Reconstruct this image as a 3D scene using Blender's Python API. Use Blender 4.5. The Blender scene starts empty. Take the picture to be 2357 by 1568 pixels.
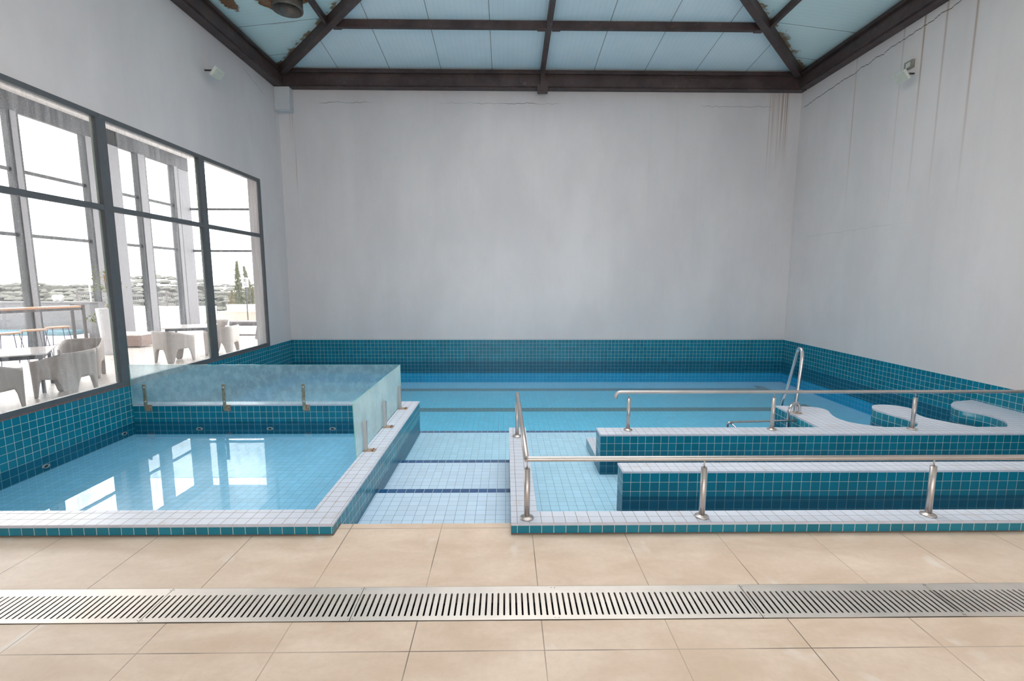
import bpy, bmesh, math, random
from mathutils import Vector, Matrix
random.seed(7)
S = bpy.context.scene
COL = S.collection
PI = math.pi
# ------------------------------------------------------------------ settings
S.view_settings.view_transform = 'Standard'
S.view_settings.look = 'None'
S.view_settings.gamma = 1
S.view_settings.use_curve_mapping = False
S.view_settings.exposure = 0.06
S.cycles.max_bounces = 14
S.cycles.diffuse_bounces = 6
S.cycles.glossy_bounces = 5
S.cycles.transmission_bounces = 8
S.cycles.transparent_max_bounces = 16
S.cycles.volume_bounces = 0
S.cycles.use_denoising = True
S.cycles.use_adaptive_sampling = True
S.cycles.adaptive_threshold = 0.1
S.cycles.sample_clamp_indirect = 6.0
S.cycles.caustics_reflective = False
S.cycles.caustics_refractive = False

SKY_H,SKY_Z = 3.3, 4.5
SUN_G,SUN_K = 7.0, 13.0
# key levels (metres)
XL, XR, YB = -5.92, 7.80, 13.23      # left wall, right wall, back wall
ZB, ZW, ZC = 0.42, -0.18, 0.10       # tile band top, water level, coping top
YC = 3.71                            # front face of the pool kerb
XO, YE = -14.0, 22.0                 # outer glazing of the terrace room

# ------------------------------------------------------------------ mesh builder
class MB:
    def __init__(s): s.v=[]; s.f=[]; s.m=[]; s.uv=[]; s.sm=[]
    def face(s, idx, m=0, uv=None, smooth=False):
        s.f.append(tuple(idx)); s.m.append(m); s.uv.append(uv); s.sm.append(smooth)
    def box(s, x0,x1,y0,y1,z0,z1, m=0, mt=None, skip=''):
        b=len(s.v)
        s.v += [(x0,y0,z0),(x1,y0,z0),(x1,y1,z0),(x0,y1,z0),(x0,y0,z1),(x1,y0,z1),(x1,y1,z1),(x0,y1,z1)]
        for key,q in (('b',(0,3,2,1)),('t',(4,5,6,7)),('-y',(0,1,5,4)),('+x',(1,2,6,5)),('+y',(2,3,7,6)),('-x',(3,0,4,7))):
            if key in skip.split(): continue
            s.face([b+i for i in q], mt if (key=='t' and mt is not None) else m)
        return s
    def obox(s, c, size, rot, m=0):
        """box of full size about c, rot = Matrix 3x3 or z angle"""
        R = rot if isinstance(rot, Matrix) else Matrix.Rotation(rot,3,'Z')
        b=len(s.v); hx,hy,hz=[k/2 for k in size]
        for z in (-hz,hz):
            for x,y in ((-hx,-hy),(hx,-hy),(hx,hy),(-hx,hy)):
                s.v.append(tuple(Vector(c)+R@Vector((x,y,z))))
        for q in ((0,3,2,1),(4,5,6,7),(0,1,5,4),(1,2,6,5),(2,3,7,6),(3,0,4,7)): s.face([b+i for i in q],m)
        return s
    def beam(s, p, q, w, h, m=0, up=(0,0,1)):
        """rectangular bar from p to q; w across, h along up; p,q run along the centre line"""
        p=Vector(p);q=Vector(q);d=(q-p).normalized();side=d.cross(Vector(up)).normalized();u=side.cross(d)
        b=len(s.v)
        for o in (p,q):
            for a,c in ((-1,-1),(1,-1),(1,1),(-1,1)): s.v.append(tuple(o+side*a*w/2+u*c*h/2))
        for k in ((3,2,1,0),(4,5,6,7),(0,1,5,4),(1,2,6,5),(2,3,7,6),(3,0,4,7)): s.face([b+i for i in k],m)
        return s
    def tube(s, pts, r, n=14, m=0, cap=True):
        P=[Vector(p) for p in pts]; N=len(P); rs=r if isinstance(r,(list,tuple)) else [r]*N
        T=[((P[min(i+1,N-1)]-P[max(i-1,0)]).normalized()) for i in range(N)]
        a=Vector((0,0,1)) if abs(T[0].z)<.9 else Vector((1,0,0))
        nrm=(a-T[0]*a.dot(T[0])).normalized(); b0=len(s.v)
        for i in range(N):
            nrm=(nrm-T[i]*nrm.dot(T[i])).normalized(); bi=T[i].cross(nrm)
            for k in range(n):
                t=2*PI*k/n; s.v.append(tuple(P[i]+(nrm*math.cos(t)+bi*math.sin(t))*rs[i]))
        for i in range(N-1):
            for k in range(n):
                k2=(k+1)%n; s.face((b0+i*n+k,b0+i*n+k2,b0+(i+1)*n+k2,b0+(i+1)*n+k),m,None,True)
        if cap:
            s.face([b0+k for k in range(n)][::-1],m); s.face([b0+(N-1)*n+k for k in range(n)],m)
        return s
    def lathe(s, prof, c=(0,0,0), n=24, m=0, R=None):
        b0=len(s.v); R=R or Matrix.Identity(3)
        for r,z in prof:
            for k in range(n):
                t=2*PI*k/n; s.v.append(tuple(Vector(c)+R@Vector((r*math.cos(t),r*math.sin(t),z))))
        for i in range(len(prof)-1):
            for k in range(n):
                k2=(k+1)%n; s.face((b0+i*n+k,b0+i*n+k2,b0+(i+1)*n+k2,b0+(i+1)*n+k),m,None,True)
        if prof[0][0]>1e-6: s.face([b0+k for k in range(n)][::-1],m)
        if prof[-1][0]>1e-6: s.face([b0+(len(prof)-1)*n+k for k in range(n)],m)
        return s
    def prism(s, poly, z0, z1, m=0, mt=None, arc=False, ccw=True):
        """vertical prism over a polygon (counter-clockwise); arc: sides get arc-length UVs"""
        b=len(s.v); n=len(poly)
        s.v += [(x,y,z0) for x,y in poly]+[(x,y,z1) for x,y in poly]
        s.face([b+n+i for i in range(n)], m if mt is None else mt); s.face([b+i for i in range(n)][::-1], m)
        L=0
        for i in range(n):
            j=(i+1)%n; d=math.hypot(poly[j][0]-poly[i][0],poly[j][1]-poly[i][1])
            s.face((b+i,b+j,b+n+j,b+n+i), m, [(L,z0),(L+d,z0),(L+d,z1),(L,z1)] if arc else None, arc); L+=d
        return s
    def mesh(s, name, mats, off=(0,0,0)):
        me=bpy.data.meshes.new(name); me.from_pydata(s.v,[],s.f)
        for k in mats: me.materials.append(k)
        uvl=me.uv_layers.new(name='UVMap')
        for p,mi,uv,sm in zip(me.polygons,s.m,s.uv,s.sm):
            p.material_index=mi; p.use_smooth=sm
            nx,ny,nz=[abs(k) for k in p.normal]
            for k,li in enumerate(p.loop_indices):
                if uv: a,b=uv[k]; b-=off[2]
                else:
                    x,y,z=me.vertices[me.loops[li].vertex_index].co; x-=off[0];y-=off[1];z-=off[2]
                    if nz>=nx and nz>=ny: a,b=x,y
                    elif nx>ny: a,b=y,z
                    else: a,b=x,z
                uvl.data[li].uv=(a,b)
        me.validate(); me.update(); return me
    def obj(s, name, mats, parent=None, off=(0,0,0)):
        if not isinstance(mats,(list,tuple)): mats=[mats]
        o=bpy.data.objects.new(name, s.mesh(name,mats,off)); COL.objects.link(o)
        if parent: o.parent=parent
        return o

def tag(o,label,cat,group=None):
    o['label']=label; o['category']=cat
    if group: o['group']=group
    return o
def struct(o,label=None,cat=None):
    o['kind']='structure'
    if label: o['label']=label; o['category']=cat or o.name.split('_')[0]
    return o
def empty(name,label,cat,loc=(0,0,0),rz=0,group=None):
    o=bpy.data.objects.new(name,None); COL.objects.link(o); o.location=loc; o.rotation_euler=(0,0,rz)
    o.empty_display_size=.1
    return tag(o,label,cat,group)
def group_empty_struct(name,label,cat,loc=(0,0,0)):
    o=bpy.data.objects.new(name,None); COL.objects.link(o); o.location=loc; o['kind']='structure'; o['label']=label; o['category']=cat
    return o
def copy_tree(o,parent=None):
    c=o.copy(); COL.objects.link(c); c.parent=parent
    for ch in list(o.children): copy_tree(ch,c)
    return c
def relabel(o,loc,rz,label,group=None):
    o.location=loc; o.rotation_euler=(0,0,rz); o['label']=label
    if group: o['group']=group
    return o
def bevel(o,w=.004,seg=2):
    m=o.modifiers.new('soft_edge','BEVEL'); m.width=w; m.segments=seg; m.limit_method='ANGLE'; m.angle_limit=math.radians(40)
    return o

# ------------------------------------------------------------------ materials
def srgb(r,g,b):
    f=lambda c:(c/255/12.92) if c/255<=.04045 else ((c/255+.055)/1.055)**2.4
    return (f(r),f(g),f(b),1)
class NT:
    def __init__(s,name):
        s.mat=bpy.data.materials.new(name); s.mat.use_nodes=True; s.t=s.mat.node_tree; s.t.nodes.clear()
        s.out=s.n('ShaderNodeOutputMaterial')
    def n(s,t,**k):
        x=s.t.nodes.new(t)
        for a,b in k.items(): setattr(x,a,b)
        return x
    def l(s,a,b): s.t.links.new(a,b)
    def val(s,v):
        return v
    def put(s,sock,v):
        if hasattr(v,'links') or isinstance(v,bpy.types.NodeSocket): s.l(v,sock)
        else: sock.default_value=v
    def math(s,op,a,b=0.0,c=None,clamp=False):
        x=s.n('ShaderNodeMath',operation=op,use_clamp=clamp); s.put(x.inputs[0],a); s.put(x.inputs[1],b)
        if c is not None: s.put(x.inputs[2],c)
        return x.outputs[0]
    def mix(s,f,a,b,bt='MIX'):
        x=s.n('ShaderNodeMix',data_type='RGBA',blend_type=bt); s.put(x.inputs[0],f); s.put(x.inputs[6],a); s.put(x.inputs[7],b)
        return x.outputs[2]
    def ramp(s,f,lo,hi,interp='SMOOTHSTEP'):
        x=s.n('ShaderNodeMapRange',interpolation_type=interp); s.put(x.inputs[0],f); s.put(x.inputs[1],lo); s.put(x.inputs[2],hi)
        x.inputs[3].default_value=0; x.inputs[4].default_value=1; x.clamp=True
        return x.outputs[0]
    def noise(s,vec,scale,detail=3,rough=.55,dist=0):
        x=s.n('ShaderNodeTexNoise'); s.l(vec,x.inputs['Vector']); x.inputs['Scale'].default_value=scale
        x.inputs['Detail'].default_value=detail; x.inputs['Roughness'].default_value=rough; x.inputs['Distortion'].default_value=dist
        return x.outputs[0]
    def pos(s): return s.n('ShaderNodeNewGeometry').outputs['Position']
    def objc(s): return s.n('ShaderNodeTexCoord').outputs['Object']
    def uv(s):
        x=s.n('ShaderNodeUVMap'); x.uv_map='UVMap'; return x.outputs[0]
    def sep(s,v):
        x=s.n('ShaderNodeSeparateXYZ'); s.l(v,x.inputs[0]); return x.outputs
    def comb(s,x=0.,y=0.,z=0.):
        c=s.n('ShaderNodeCombineXYZ'); s.put(c.inputs[0],x); s.put(c.inputs[1],y); s.put(c.inputs[2],z); return c.outputs[0]
    def vmul(s,v,k):
        x=s.n('ShaderNodeVectorMath',operation='MULTIPLY'); s.l(v,x.inputs[0]); x.inputs[1].default_value=k; return x.outputs[0]
    def bump(s,h,strength=.3,dist=.01):
        x=s.n('ShaderNodeBump'); x.inputs['Strength'].default_value=strength; x.inputs['Distance'].default_value=dist; s.l(h,x.inputs['Height']); return x.outputs[0]
    def bsdf(s,col,rough=.5,metal=0.,spec=.5,normal=None):
        x=s.n('ShaderNodeBsdfPrincipled'); s.put(x.inputs['Base Color'],col); s.put(x.inputs['Roughness'],rough)
        x.inputs['Metallic'].default_value=metal; x.inputs['Specular IOR Level'].default_value=spec
        if normal is not None: s.l(normal,x.inputs['Normal'])
        s.l(x.outputs[0],s.out.inputs[0]); return x

def plain(name,col,rough=.5,metal=0.,spec=.5,var=.08,scale=9.,bump=0.):
    k=NT(name); nz=k.noise(k.objc(),scale,4)
    c=k.mix(k.ramp(nz,.25,.75),tuple(v*(1-var) for v in col[:3])+(1,),tuple(min(1,v*(1+var)) for v in col[:3])+(1,))
    k.bsdf(c,rough,metal,spec,k.bump(nz,bump,.01) if bump else None); return k.mat

def tile(name,col,grout,module=.1,joint=.03,rough=.16,var=.10,stain=None,bumpk=.25,spec=.5):
    k=NT(name); u=k.sep(k.uv()); a=k.math('DIVIDE',u[0],module); b=k.math('DIVIDE',u[1],module)
    def edge(t):
        f=k.math('FRACT',t); return k.math('MINIMUM',f,k.math('SUBTRACT',1.,f))
    e=k.math('MINIMUM',edge(a),edge(b))
    g=k.math('SUBTRACT',1.,k.ramp(e,joint*.55,joint*1.15))
    w=k.n('ShaderNodeTexWhiteNoise',noise_dimensions='2D'); k.l(k.comb(k.math('FLOOR',a),k.math('FLOOR',b)),w.inputs['Vector'])
    lo=tuple(v*(1-var) for v in col[:3])+(1,); hi=tuple(min(1,v*(1+var)) for v in col[:3])+(1,)
    c=k.mix(w.outputs[0],lo,hi)
    nz=k.noise(k.pos(),1.7,4)
    c=k.mix(k.math('MULTIPLY',k.ramp(nz,.4,.75),.18),c,tuple(v*.78 for v in col[:3])+(1,))
    if stain:
        n2=k.noise(k.pos(),6.,5,.65); c=k.mix(k.math('MULTIPLY',k.ramp(n2,.52,.8),.45),c,stain)
    gn=k.noise(k.pos(),3.1,3); gc=k.mix(k.ramp(gn,.3,.7),tuple(v*.8 for v in grout[:3])+(1,),grout)
    c=k.mix(g,c,gc)
    r=k.math('ADD',rough,k.math('MULTIPLY',g,.5))
    k.bsdf(c,r,0,spec,k.bump(k.math('SUBTRACT',1.,g),bumpk,.002)); return k.mat

M={}
M['teal']=tile('teal_pool_tile',srgb(12,118,142),srgb(192,214,212),joint=.027,var=.13,rough=.24,spec=.4)
M['wet']=tile('submerged_shaded_teal_tile',srgb(2,86,116),srgb(104,158,172),joint=.027,var=.12,rough=.3,spec=.3)  # teal darkened in its colour to stand for the dimmer light under water
M['coping']=tile('white_coping_tile',srgb(208,215,229),srgb(140,130,124),joint=.026,rough=.3,var=.03,stain=srgb(178,164,148))
M['steptile']=tile('pale_step_tile',srgb(202,227,249),srgb(104,140,164),joint=.025,rough=.25,var=.04,bumpk=.1)
M['ramptile']=tile('pale_cyan_ramp_tile',srgb(176,222,246),srgb(92,140,168),joint=.025,rough=.25,var=.04,bumpk=.1)
M['floortile']=tile('blue_floor_tile',srgb(84,208,250),srgb(34,124,168),joint=.03,rough=.25,var=.05,bumpk=.1)
M['walltile_blue']=tile('blue_wall_tile',srgb(36,164,214),srgb(80,186,220),joint=.024,rough=.25,var=.05,bumpk=.1)
M['smalltile']=tile('light_blue_floor_tile',srgb(136,210,248),srgb(84,142,172),joint=.025,rough=.25,var=.04,bumpk=.1)
M['navy']=tile('navy_nosing_tile',srgb(14,78,134),srgb(150,180,196),joint=.03,rough=.2,var=.12)
M['lane']=tile('dark_lane_tile',srgb(58,124,142),srgb(76,146,160),joint=.024,rough=.25,var=.06)
M['white_trim']=plain('white_edge_trim',srgb(196,198,212),.35,var=.06)

def wall_mat(name,kind):
    k=NT(name); p=k.pos(); x,y,z=k.sep(p)
    base,dark=(srgb(232,223,220),srgb(222,213,210)) if kind=='right' else (srgb(226,219,218),srgb(215,208,208))
    n1=k.noise(k.vmul(p,(.5,.5,.22)),1.6,5,.6)
    c=k.mix(k.ramp(n1,.3,.7),dark,base)
    h=y if kind!='back' else x
    st=k.noise(k.comb(k.math('MULTIPLY',h,7.),k.math('MULTIPLY',z,.12),0.),1.,3,.5)
    c=k.mix(k.math('MULTIPLY',k.ramp(st,.5,.8),.05),c,srgb(176,174,172))
    def box(a,lo,hi,soft=.02): return k.math('MULTIPLY',k.ramp(a,lo-soft,lo+soft),k.math('SUBTRACT',1.,k.ramp(a,hi-soft,hi+soft)))
    rust=srgb(150,100,50)
    def streaks(h0,h1,z0,z1,amt,sc=30.,th=.5):
        nonlocal c
        m=k.math('MULTIPLY',box(h,h0,h1,.02),k.ramp(z,z0,z1))
        s=k.noise(k.comb(k.math('MULTIPLY',h,sc),k.math('MULTIPLY',z,.25),2.),1.,2,.5)
        c=k.mix(k.math('MULTIPLY',k.math('MULTIPLY',m,k.ramp(s,th,th+.22)),amt),c,rust)
    def crack(expr,h0,h1,wd,amt):
        nonlocal c
        m=k.math('SUBTRACT',1.,k.ramp(k.math('ABSOLUTE',expr),wd*.4,wd))
        c=k.mix(k.math('MULTIPLY',k.math('MULTIPLY',m,box(h,h0,h1,.15)),amt),c,srgb(92,88,86))
    wob=k.math('MULTIPLY',k.math('SUBTRACT',k.noise(k.comb(h,0.,0.),2.6,6,.7),.5),.22)
    if kind=='back':
        streaks(6.95,7.5,4.4,7.1,.85,64.,.44); streaks(7.1,7.4,.6,6.,.35,44.,.60); streaks(-5.9,-5.5,3.5,6.5,.8,16.,.56); streaks(.72,.98,5.8,6.9,.25,10.,.5)
        seg=k.ramp(k.noise(k.comb(h,3.,0.),.45,2),.44,.56)
        crack(k.math('SUBTRACT',k.math('SUBTRACT',z,6.66),wob),-4.8,3.4,.011,k.math('MULTIPLY',seg,.75))
        crack(k.math('SUBTRACT',k.math('SUBTRACT',z,6.62),wob),5.2,7.0,.009,.5)
        edge=k.math('SUBTRACT',1.,k.ramp(k.math('SUBTRACT',z,ZB),.0,.06)); c=k.mix(k.math('MULTIPLY',edge,.25),c,srgb(150,120,104))
    if kind=='right':
        line=k.math('SUBTRACT',k.math('SUBTRACT',z,k.math('MULTIPLY_ADD',y,-.06,7.36)),wob)
        crack(line,7.0,13.1,.013,.9)
        for a,b in ((8.42,8.46),(9.0,9.03),(9.46,9.50),(9.93,9.96),(11.2,11.23)): streaks(a,b,3.,7.4,.7,18.,.28)
        crack(k.math('SUBTRACT',k.math('SUBTRACT',z,3.2),k.math('MULTIPLY',wob,.6)),9.8,12.6,.006,.22)
    if kind=='left':
        streaks(12.9,13.2,5.,6.9,.35,12.,.5); streaks(9.,9.1,6.4,7.,.3,10.,.45)
        crack(k.math('SUBTRACT',k.math('SUBTRACT',z,k.math('MULTIPLY_ADD',y,-.25,9.7)),wob),11.6,12.5,.008,.5)
    fine=k.noise(p,38.,4,.6)
    k.bsdf(c,.31 if kind=='back' else .42,0,.5 if kind=='back' else .42,k.bump(k.math('ADD',fine,k.math('MULTIPLY',n1,3.)),.09,.006)); return k.mat
M['wall_back']=wall_mat('painted_wall_back','back'); M['wall_right']=wall_mat('painted_wall_right','right'); M['wall_left']=wall_mat('painted_wall_left','left')
M['plaster']=plain('white_plaster',srgb(206,206,208),.55,var=.04,scale=3)

def deck_mat():
    k=NT('beige_stone_floor'); u=k.sep(k.uv())
    def edge(t):
        f=k.math('FRACT',t); return k.math('MINIMUM',f,k.math('SUBTRACT',1.,f))
    e=k.math('MINIMUM',edge(u[0]),edge(u[1])); g=k.math('SUBTRACT',1.,k.ramp(e,.0024,.0052))
    p=k.pos(); n1=k.noise(k.vmul(p,(1.,2.2,1.)),1.5,6,.62,.4); n2=k.noise(p,26.,4,.6); n3=k.noise(k.vmul(p,(1.3,1.,1.)),2.3,3,.5,.6)
    c=k.mix(k.ramp(n1,.28,.75),srgb(206,183,162),srgb(226,207,190))
    c=k.mix(k.math('MULTIPLY',k.ramp(n2,.35,.8),.18),c,srgb(180,160,134))
    c=k.mix(k.math('MULTIPLY',k.ramp(n3,.62,.76),.6),c,srgb(232,226,220))
    w=k.n('ShaderNodeTexWhiteNoise',noise_dimensions='2D'); k.l(k.comb(k.math('FLOOR',u[0]),k.math('FLOOR',u[1])),w.inputs['Vector'])
    c=k.mix(k.math('MULTIPLY',w.outputs[0],.12),c,srgb(190,166,140))
    gn=k.ramp(k.noise(p,1.3,2),.4,.6); c=k.mix(g,c,k.mix(gn,srgb(112,100,90),srgb(176,158,140)))
    k.bsdf(c,k.math('MULTIPLY_ADD',n1,.18,.30),0,.45,k.bump(k.math('SUBTRACT',k.math('MULTIPLY',n2,.3),g),.18,.002)); return k.mat
M['deck']=deck_mat()
def steel(name,col,rough,var=.12,streak=(90.,4.,4.)):
    k=NT(name); n=k.noise(k.vmul(k.objc(),streak),1.,3); n2=k.noise(k.pos(),3.5,4)
    c=k.mix(k.ramp(n2,.35,.7),tuple(v*(1-var) for v in col[:3])+(1,),col)
    k.bsdf(c,k.math('MULTIPLY_ADD',n,.12,rough),1.,.5); return k.mat
M['steel']=steel('brushed_stainless',srgb(206,199,196),.36)
M['drain']=steel('drain_plate_steel',srgb(240,232,224),.38,.10,(3.,40.,3.))
M['ladder']=steel('polished_stainless',srgb(206,204,206),.16)
M['rustplate']=plain('rusty_base_plate',srgb(176,150,128),.5,.4,var=.3,scale=40)
M['clamp']=plain('tarnished_clamp_steel',srgb(176,164,140),.35,.75,var=.3,scale=22)
M['bolt']=plain('dark_rusty_bolt',srgb(96,62,48),.6,.3,var=.3,scale=60)
M['dark']=plain('dark_channel',srgb(34,31,29),.8)
def beam_mat():
    k=NT('dark_brown_steel_paint'); p=k.pos(); n=k.noise(p,2.2,5,.65); n2=k.noise(k.vmul(p,(1.,1.,2.5)),9.,5,.7); n3=k.noise(p,1.1,2)
    c=k.mix(k.ramp(n,.3,.7),srgb(66,52,52),srgb(88,72,70))
    c=k.mix(k.math('MULTIPLY',k.math('MULTIPLY',k.ramp(n2,.62,.70),k.ramp(n3,.46,.58)),.55),c,srgb(168,158,160))
    k.bsdf(c,.5,0,.4,k.bump(n2,.1,.004)); return k.mat
M['beam']=beam_mat()
def ceil_mat(name,side):
    k=NT(name); u=k.sep(k.uv()); p=k.pos(); x,y,z=k.sep(p)
    a=k.math('DIVIDE',u[0],1.308); f=k.math('FRACT',a); e=k.math('MINIMUM',f,k.math('SUBTRACT',1.,f))
    seam=k.math('SUBTRACT',1.,k.ramp(e,.004,.009))
    rib=k.math('FRACT',k.math('MULTIPLY',u[0],9.)); ribl=k.math('SUBTRACT',1.,k.ramp(k.math('MINIMUM',rib,k.math('SUBTRACT',1.,rib)),.03,.09))
    n=k.noise(p,.9,4)
    c=k.mix(k.ramp(n,.3,.7),srgb(222,237,242),srgb(230,243,247))
    if side: c=k.mix(.5,c,srgb(214,240,232))
    c=k.mix(k.math('MULTIPLY',ribl,.10),c,srgb(150,168,178))
    c=k.mix(k.math('MULTIPLY',seam,.75),c,srgb(84,88,92))
    if side:   # torn insulation foam and rust along the hip rafter
        d=k.math('SUBTRACT',k.math('SUBTRACT',YB,y),k.math('SUBTRACT',x,XL) if side=='left' else k.math('SUBTRACT',XR,x))
        nn=k.noise(p,3.2,5,.7); w=k.math('MULTIPLY',k.ramp(nn,.42,.75),.50)
        m=k.math('MULTIPLY',k.math('SUBTRACT',1.,k.ramp(k.math('SUBTRACT',d,.17),0.,w)),k.ramp(nn,.40,.52))
        c=k.mix(k.math('MULTIPLY',m,.9),c,k.mix(k.noise(p,24.,3),srgb(92,70,36),srgb(170,132,84)))
        ln=k.math('SUBTRACT',1.,k.ramp(k.math('ABSOLUTE',k.math('SUBTRACT',k.math('FRACT',k.math('DIVIDE',k.math('ADD',y,k.math('MULTIPLY',k.noise(p,5.,3),.03)),1.308)),.5)),.004,.014))
        c=k.mix(k.math('MULTIPLY',k.math('MULTIPLY',ln,k.ramp(k.noise(p,.8,3),.48,.62)),.7),c,srgb(128,92,66))
    if side=='left':
        dx=k.math('ADD',x,5.42); dy=k.math('SUBTRACT',y,10.15); dd=k.math('SQRT',k.math('ADD',k.math('MULTIPLY',k.math('MULTIPLY',dx,dx),5.),k.math('MULTIPLY',k.math('MULTIPLY',dy,dy),.8)))
        pm=k.math('SUBTRACT',1.,k.ramp(k.math('ADD',dd,k.math('MULTIPLY',k.noise(p,7.,4,.7),.5)),.52,.60)); c=k.mix(pm,c,k.mix(k.noise(p,20.,3),srgb(96,66,44),srgb(164,120,86)))
        st=k.noise(k.comb(k.math('MULTIPLY',x,.6),k.math('MULTIPLY',y,14.),0.),1.,3); bx=k.math('MULTIPLY',k.ramp(y,9.7,9.8),k.math('SUBTRACT',1.,k.ramp(y,10.5,10.6)))
        c=k.mix(k.math('MULTIPLY',k.math('MULTIPLY',k.ramp(st,.55,.68),bx),.55),c,srgb(140,112,84))
    k.bsdf(c,.38,0,.4,k.bump(k.math('ADD',ribl,k.math('MULTIPLY',seam,-2.)),.08,.004)); return k.mat
M['ceil']=ceil_mat('insulated_roof_panel',None); M['ceil_l']=ceil_mat('insulated_roof_panel_left','left'); M['ceil_r']=ceil_mat('insulated_roof_panel_right','right')
M['frame']=plain('grey_window_frame',srgb(96,100,104),.45,.2,var=.06)
M['frame_out']=plain('outer_grey_frame',srgb(70,74,78),.5,.1,var=.06)
M['sealant']=plain('brown_sealant',srgb(126,100,94),.7,var=.2,scale=25)
M['rubber']=plain('pale_gasket',srgb(150,164,150),.5)

def glass(name,tint,dust_lo,dust_hi,dust_col,scale,streak,speck=.0,ior=1.45,topdirt=None,through=.5):
    """clear pane with a film of dried water marks: what is behind shows through, the film scatters light"""
    k=NT(name); p=k.pos(); tr=k.n('ShaderNodeBsdfTransparent'); tr.inputs[0].default_value=tint
    gl=k.n('ShaderNodeBsdfGlossy'); gl.inputs['Roughness'].default_value=.02
    fr=k.n('ShaderNodeFresnel'); fr.inputs[0].default_value=ior
    bf=k.n('ShaderNodeNewGeometry').outputs['Backfacing']
    F=k.math('MULTIPLY',fr.outputs[0],k.math('SUBTRACT',1.,bf))
    a=k.n('ShaderNodeMixShader'); k.l(F,a.inputs[0]); k.l(tr.outputs[0],a.inputs[1]); k.l(gl.outputs[0],a.inputs[2])
    df=k.n('ShaderNodeBsdfDiffuse'); df.inputs[0].default_value=dust_col; tl=k.n('ShaderNodeBsdfTranslucent'); tl.inputs[0].default_value=dust_col
    d=k.n('ShaderNodeMixShader'); d.inputs[0].default_value=through; k.l(df.outputs[0],d.inputs[1]); k.l(tl.outputs[0],d.inputs[2])
    if dust_hi<.03:
        k.l(a.outputs[0],k.out.inputs[0]); return k.mat
    n=k.noise(k.vmul(p,streak),scale,3,.68); amt=k.ramp(n,.38,.70)
    m=k.math('MULTIPLY_ADD',amt,dust_hi-dust_lo,dust_lo)
    if speck:
        sp=k.noise(p,95.,2,.5); m=k.math('ADD',m,k.math('MULTIPLY',k.ramp(sp,.60,.70),speck),clamp=True)
    if topdirt is not None:
        z=k.sep(p)[2]; q=k.math('SUBTRACT',1.,k.ramp(z,topdirt,topdirt+.35)); m=k.math('ADD',m,k.math('MULTIPLY',q,.10),clamp=True)
    o=k.n('ShaderNodeMixShader'); k.l(m,o.inputs[0]); k.l(a.outputs[0],o.inputs[1]); k.l(d.outputs[0],o.inputs[2]); k.l(o.outputs[0],k.out.inputs[0])
    return k.mat
M['pane']=glass('dusty_window_glass',(.95,.95,.95,1),.03,.27,srgb(236,236,240),7.,(1.,1.3,.16),.28,topdirt=ZB)
M['pane_out']=glass('outer_window_glass',(.98,.98,.98,1),.0,.02,srgb(236,236,240),1.6,(1.,1.,.5))
M['balus']=glass('hazy_glass_panel',(.86,.95,.97,1),.36,.50,srgb(206,236,244),11.,(1.,1.,.8),.25,topdirt=ZC-.02)
M['balus_side']=glass('limescale_glass_panel',(.78,.95,.93,1),.70,.88,srgb(236,254,251),2.2,(1.3,1.3,1.),.1,through=.72)
M['glass_edge']=plain('green_glass_edge',srgb(150,206,192),.2,var=.05)

def water_mat(dens):
    k=NT('pool_water'); tr=k.n('ShaderNodeBsdfTransparent'); gl=k.n('ShaderNodeBsdfGlossy'); gl.inputs['Roughness'].default_value=0.
    fr=k.n('ShaderNodeFresnel'); fr.inputs[0].default_value=1.33
    bf=k.n('ShaderNodeNewGeometry').outputs['Backfacing']; F=k.math('MULTIPLY',fr.outputs[0],k.math('SUBTRACT',1.,bf))
    n=k.noise(k.vmul(k.pos(),(1.,1.,1.)),2.4,3,.5); b=k.bump(n,.012,.01)
    k.l(b,gl.inputs['Normal']); k.l(b,fr.inputs['Normal'])
    a=k.n('ShaderNodeMixShader'); k.l(F,a.inputs[0]); k.l(tr.outputs[0],a.inputs[1]); k.l(gl.outputs[0],a.inputs[2]); k.l(a.outputs[0],k.out.inputs[0])
    v=k.n('ShaderNodeVolumeAbsorption'); v.inputs['Color'].default_value=(.0,.80,.92,1); v.inputs['Density'].default_value=dens; k.l(v.outputs[0],k.out.inputs[1])
    return k.mat
M['water']=water_mat(.045); M['water_small']=water_mat(.06)

# ------------------------------------------------------------------ camera
f=1102.8206; pit,yaw,rol=.1262,.0134,.0017
def campos(): return Vector((0,0,2.08))
def cv(u,up,d):
    y=math.cos(pit)*d+math.sin(pit)*up; z=-math.sin(pit)*d+math.cos(pit)*up
    return Vector((math.cos(yaw)*u+math.sin(yaw)*y,-math.sin(yaw)*u+math.cos(yaw)*y,z))
cr,sr=math.cos(rol),math.sin(rol)
rgt=cv(cr,sr,0); upv=cv(-sr,cr,0); fwd=cv(0,0,1)
cam=bpy.data.cameras.new('camera'); cam.sensor_width=36; cam.sensor_fit='HORIZONTAL'; cam.lens=36*f/2357
cam.clip_start=.05; cam.clip_end=600
co=bpy.data.objects.new('camera',cam); COL.objects.link(co)
mw=Matrix((rgt,upv,-fwd)).transposed().to_4x4(); mw.translation=campos(); co.matrix_world=mw
S.camera=co

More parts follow.
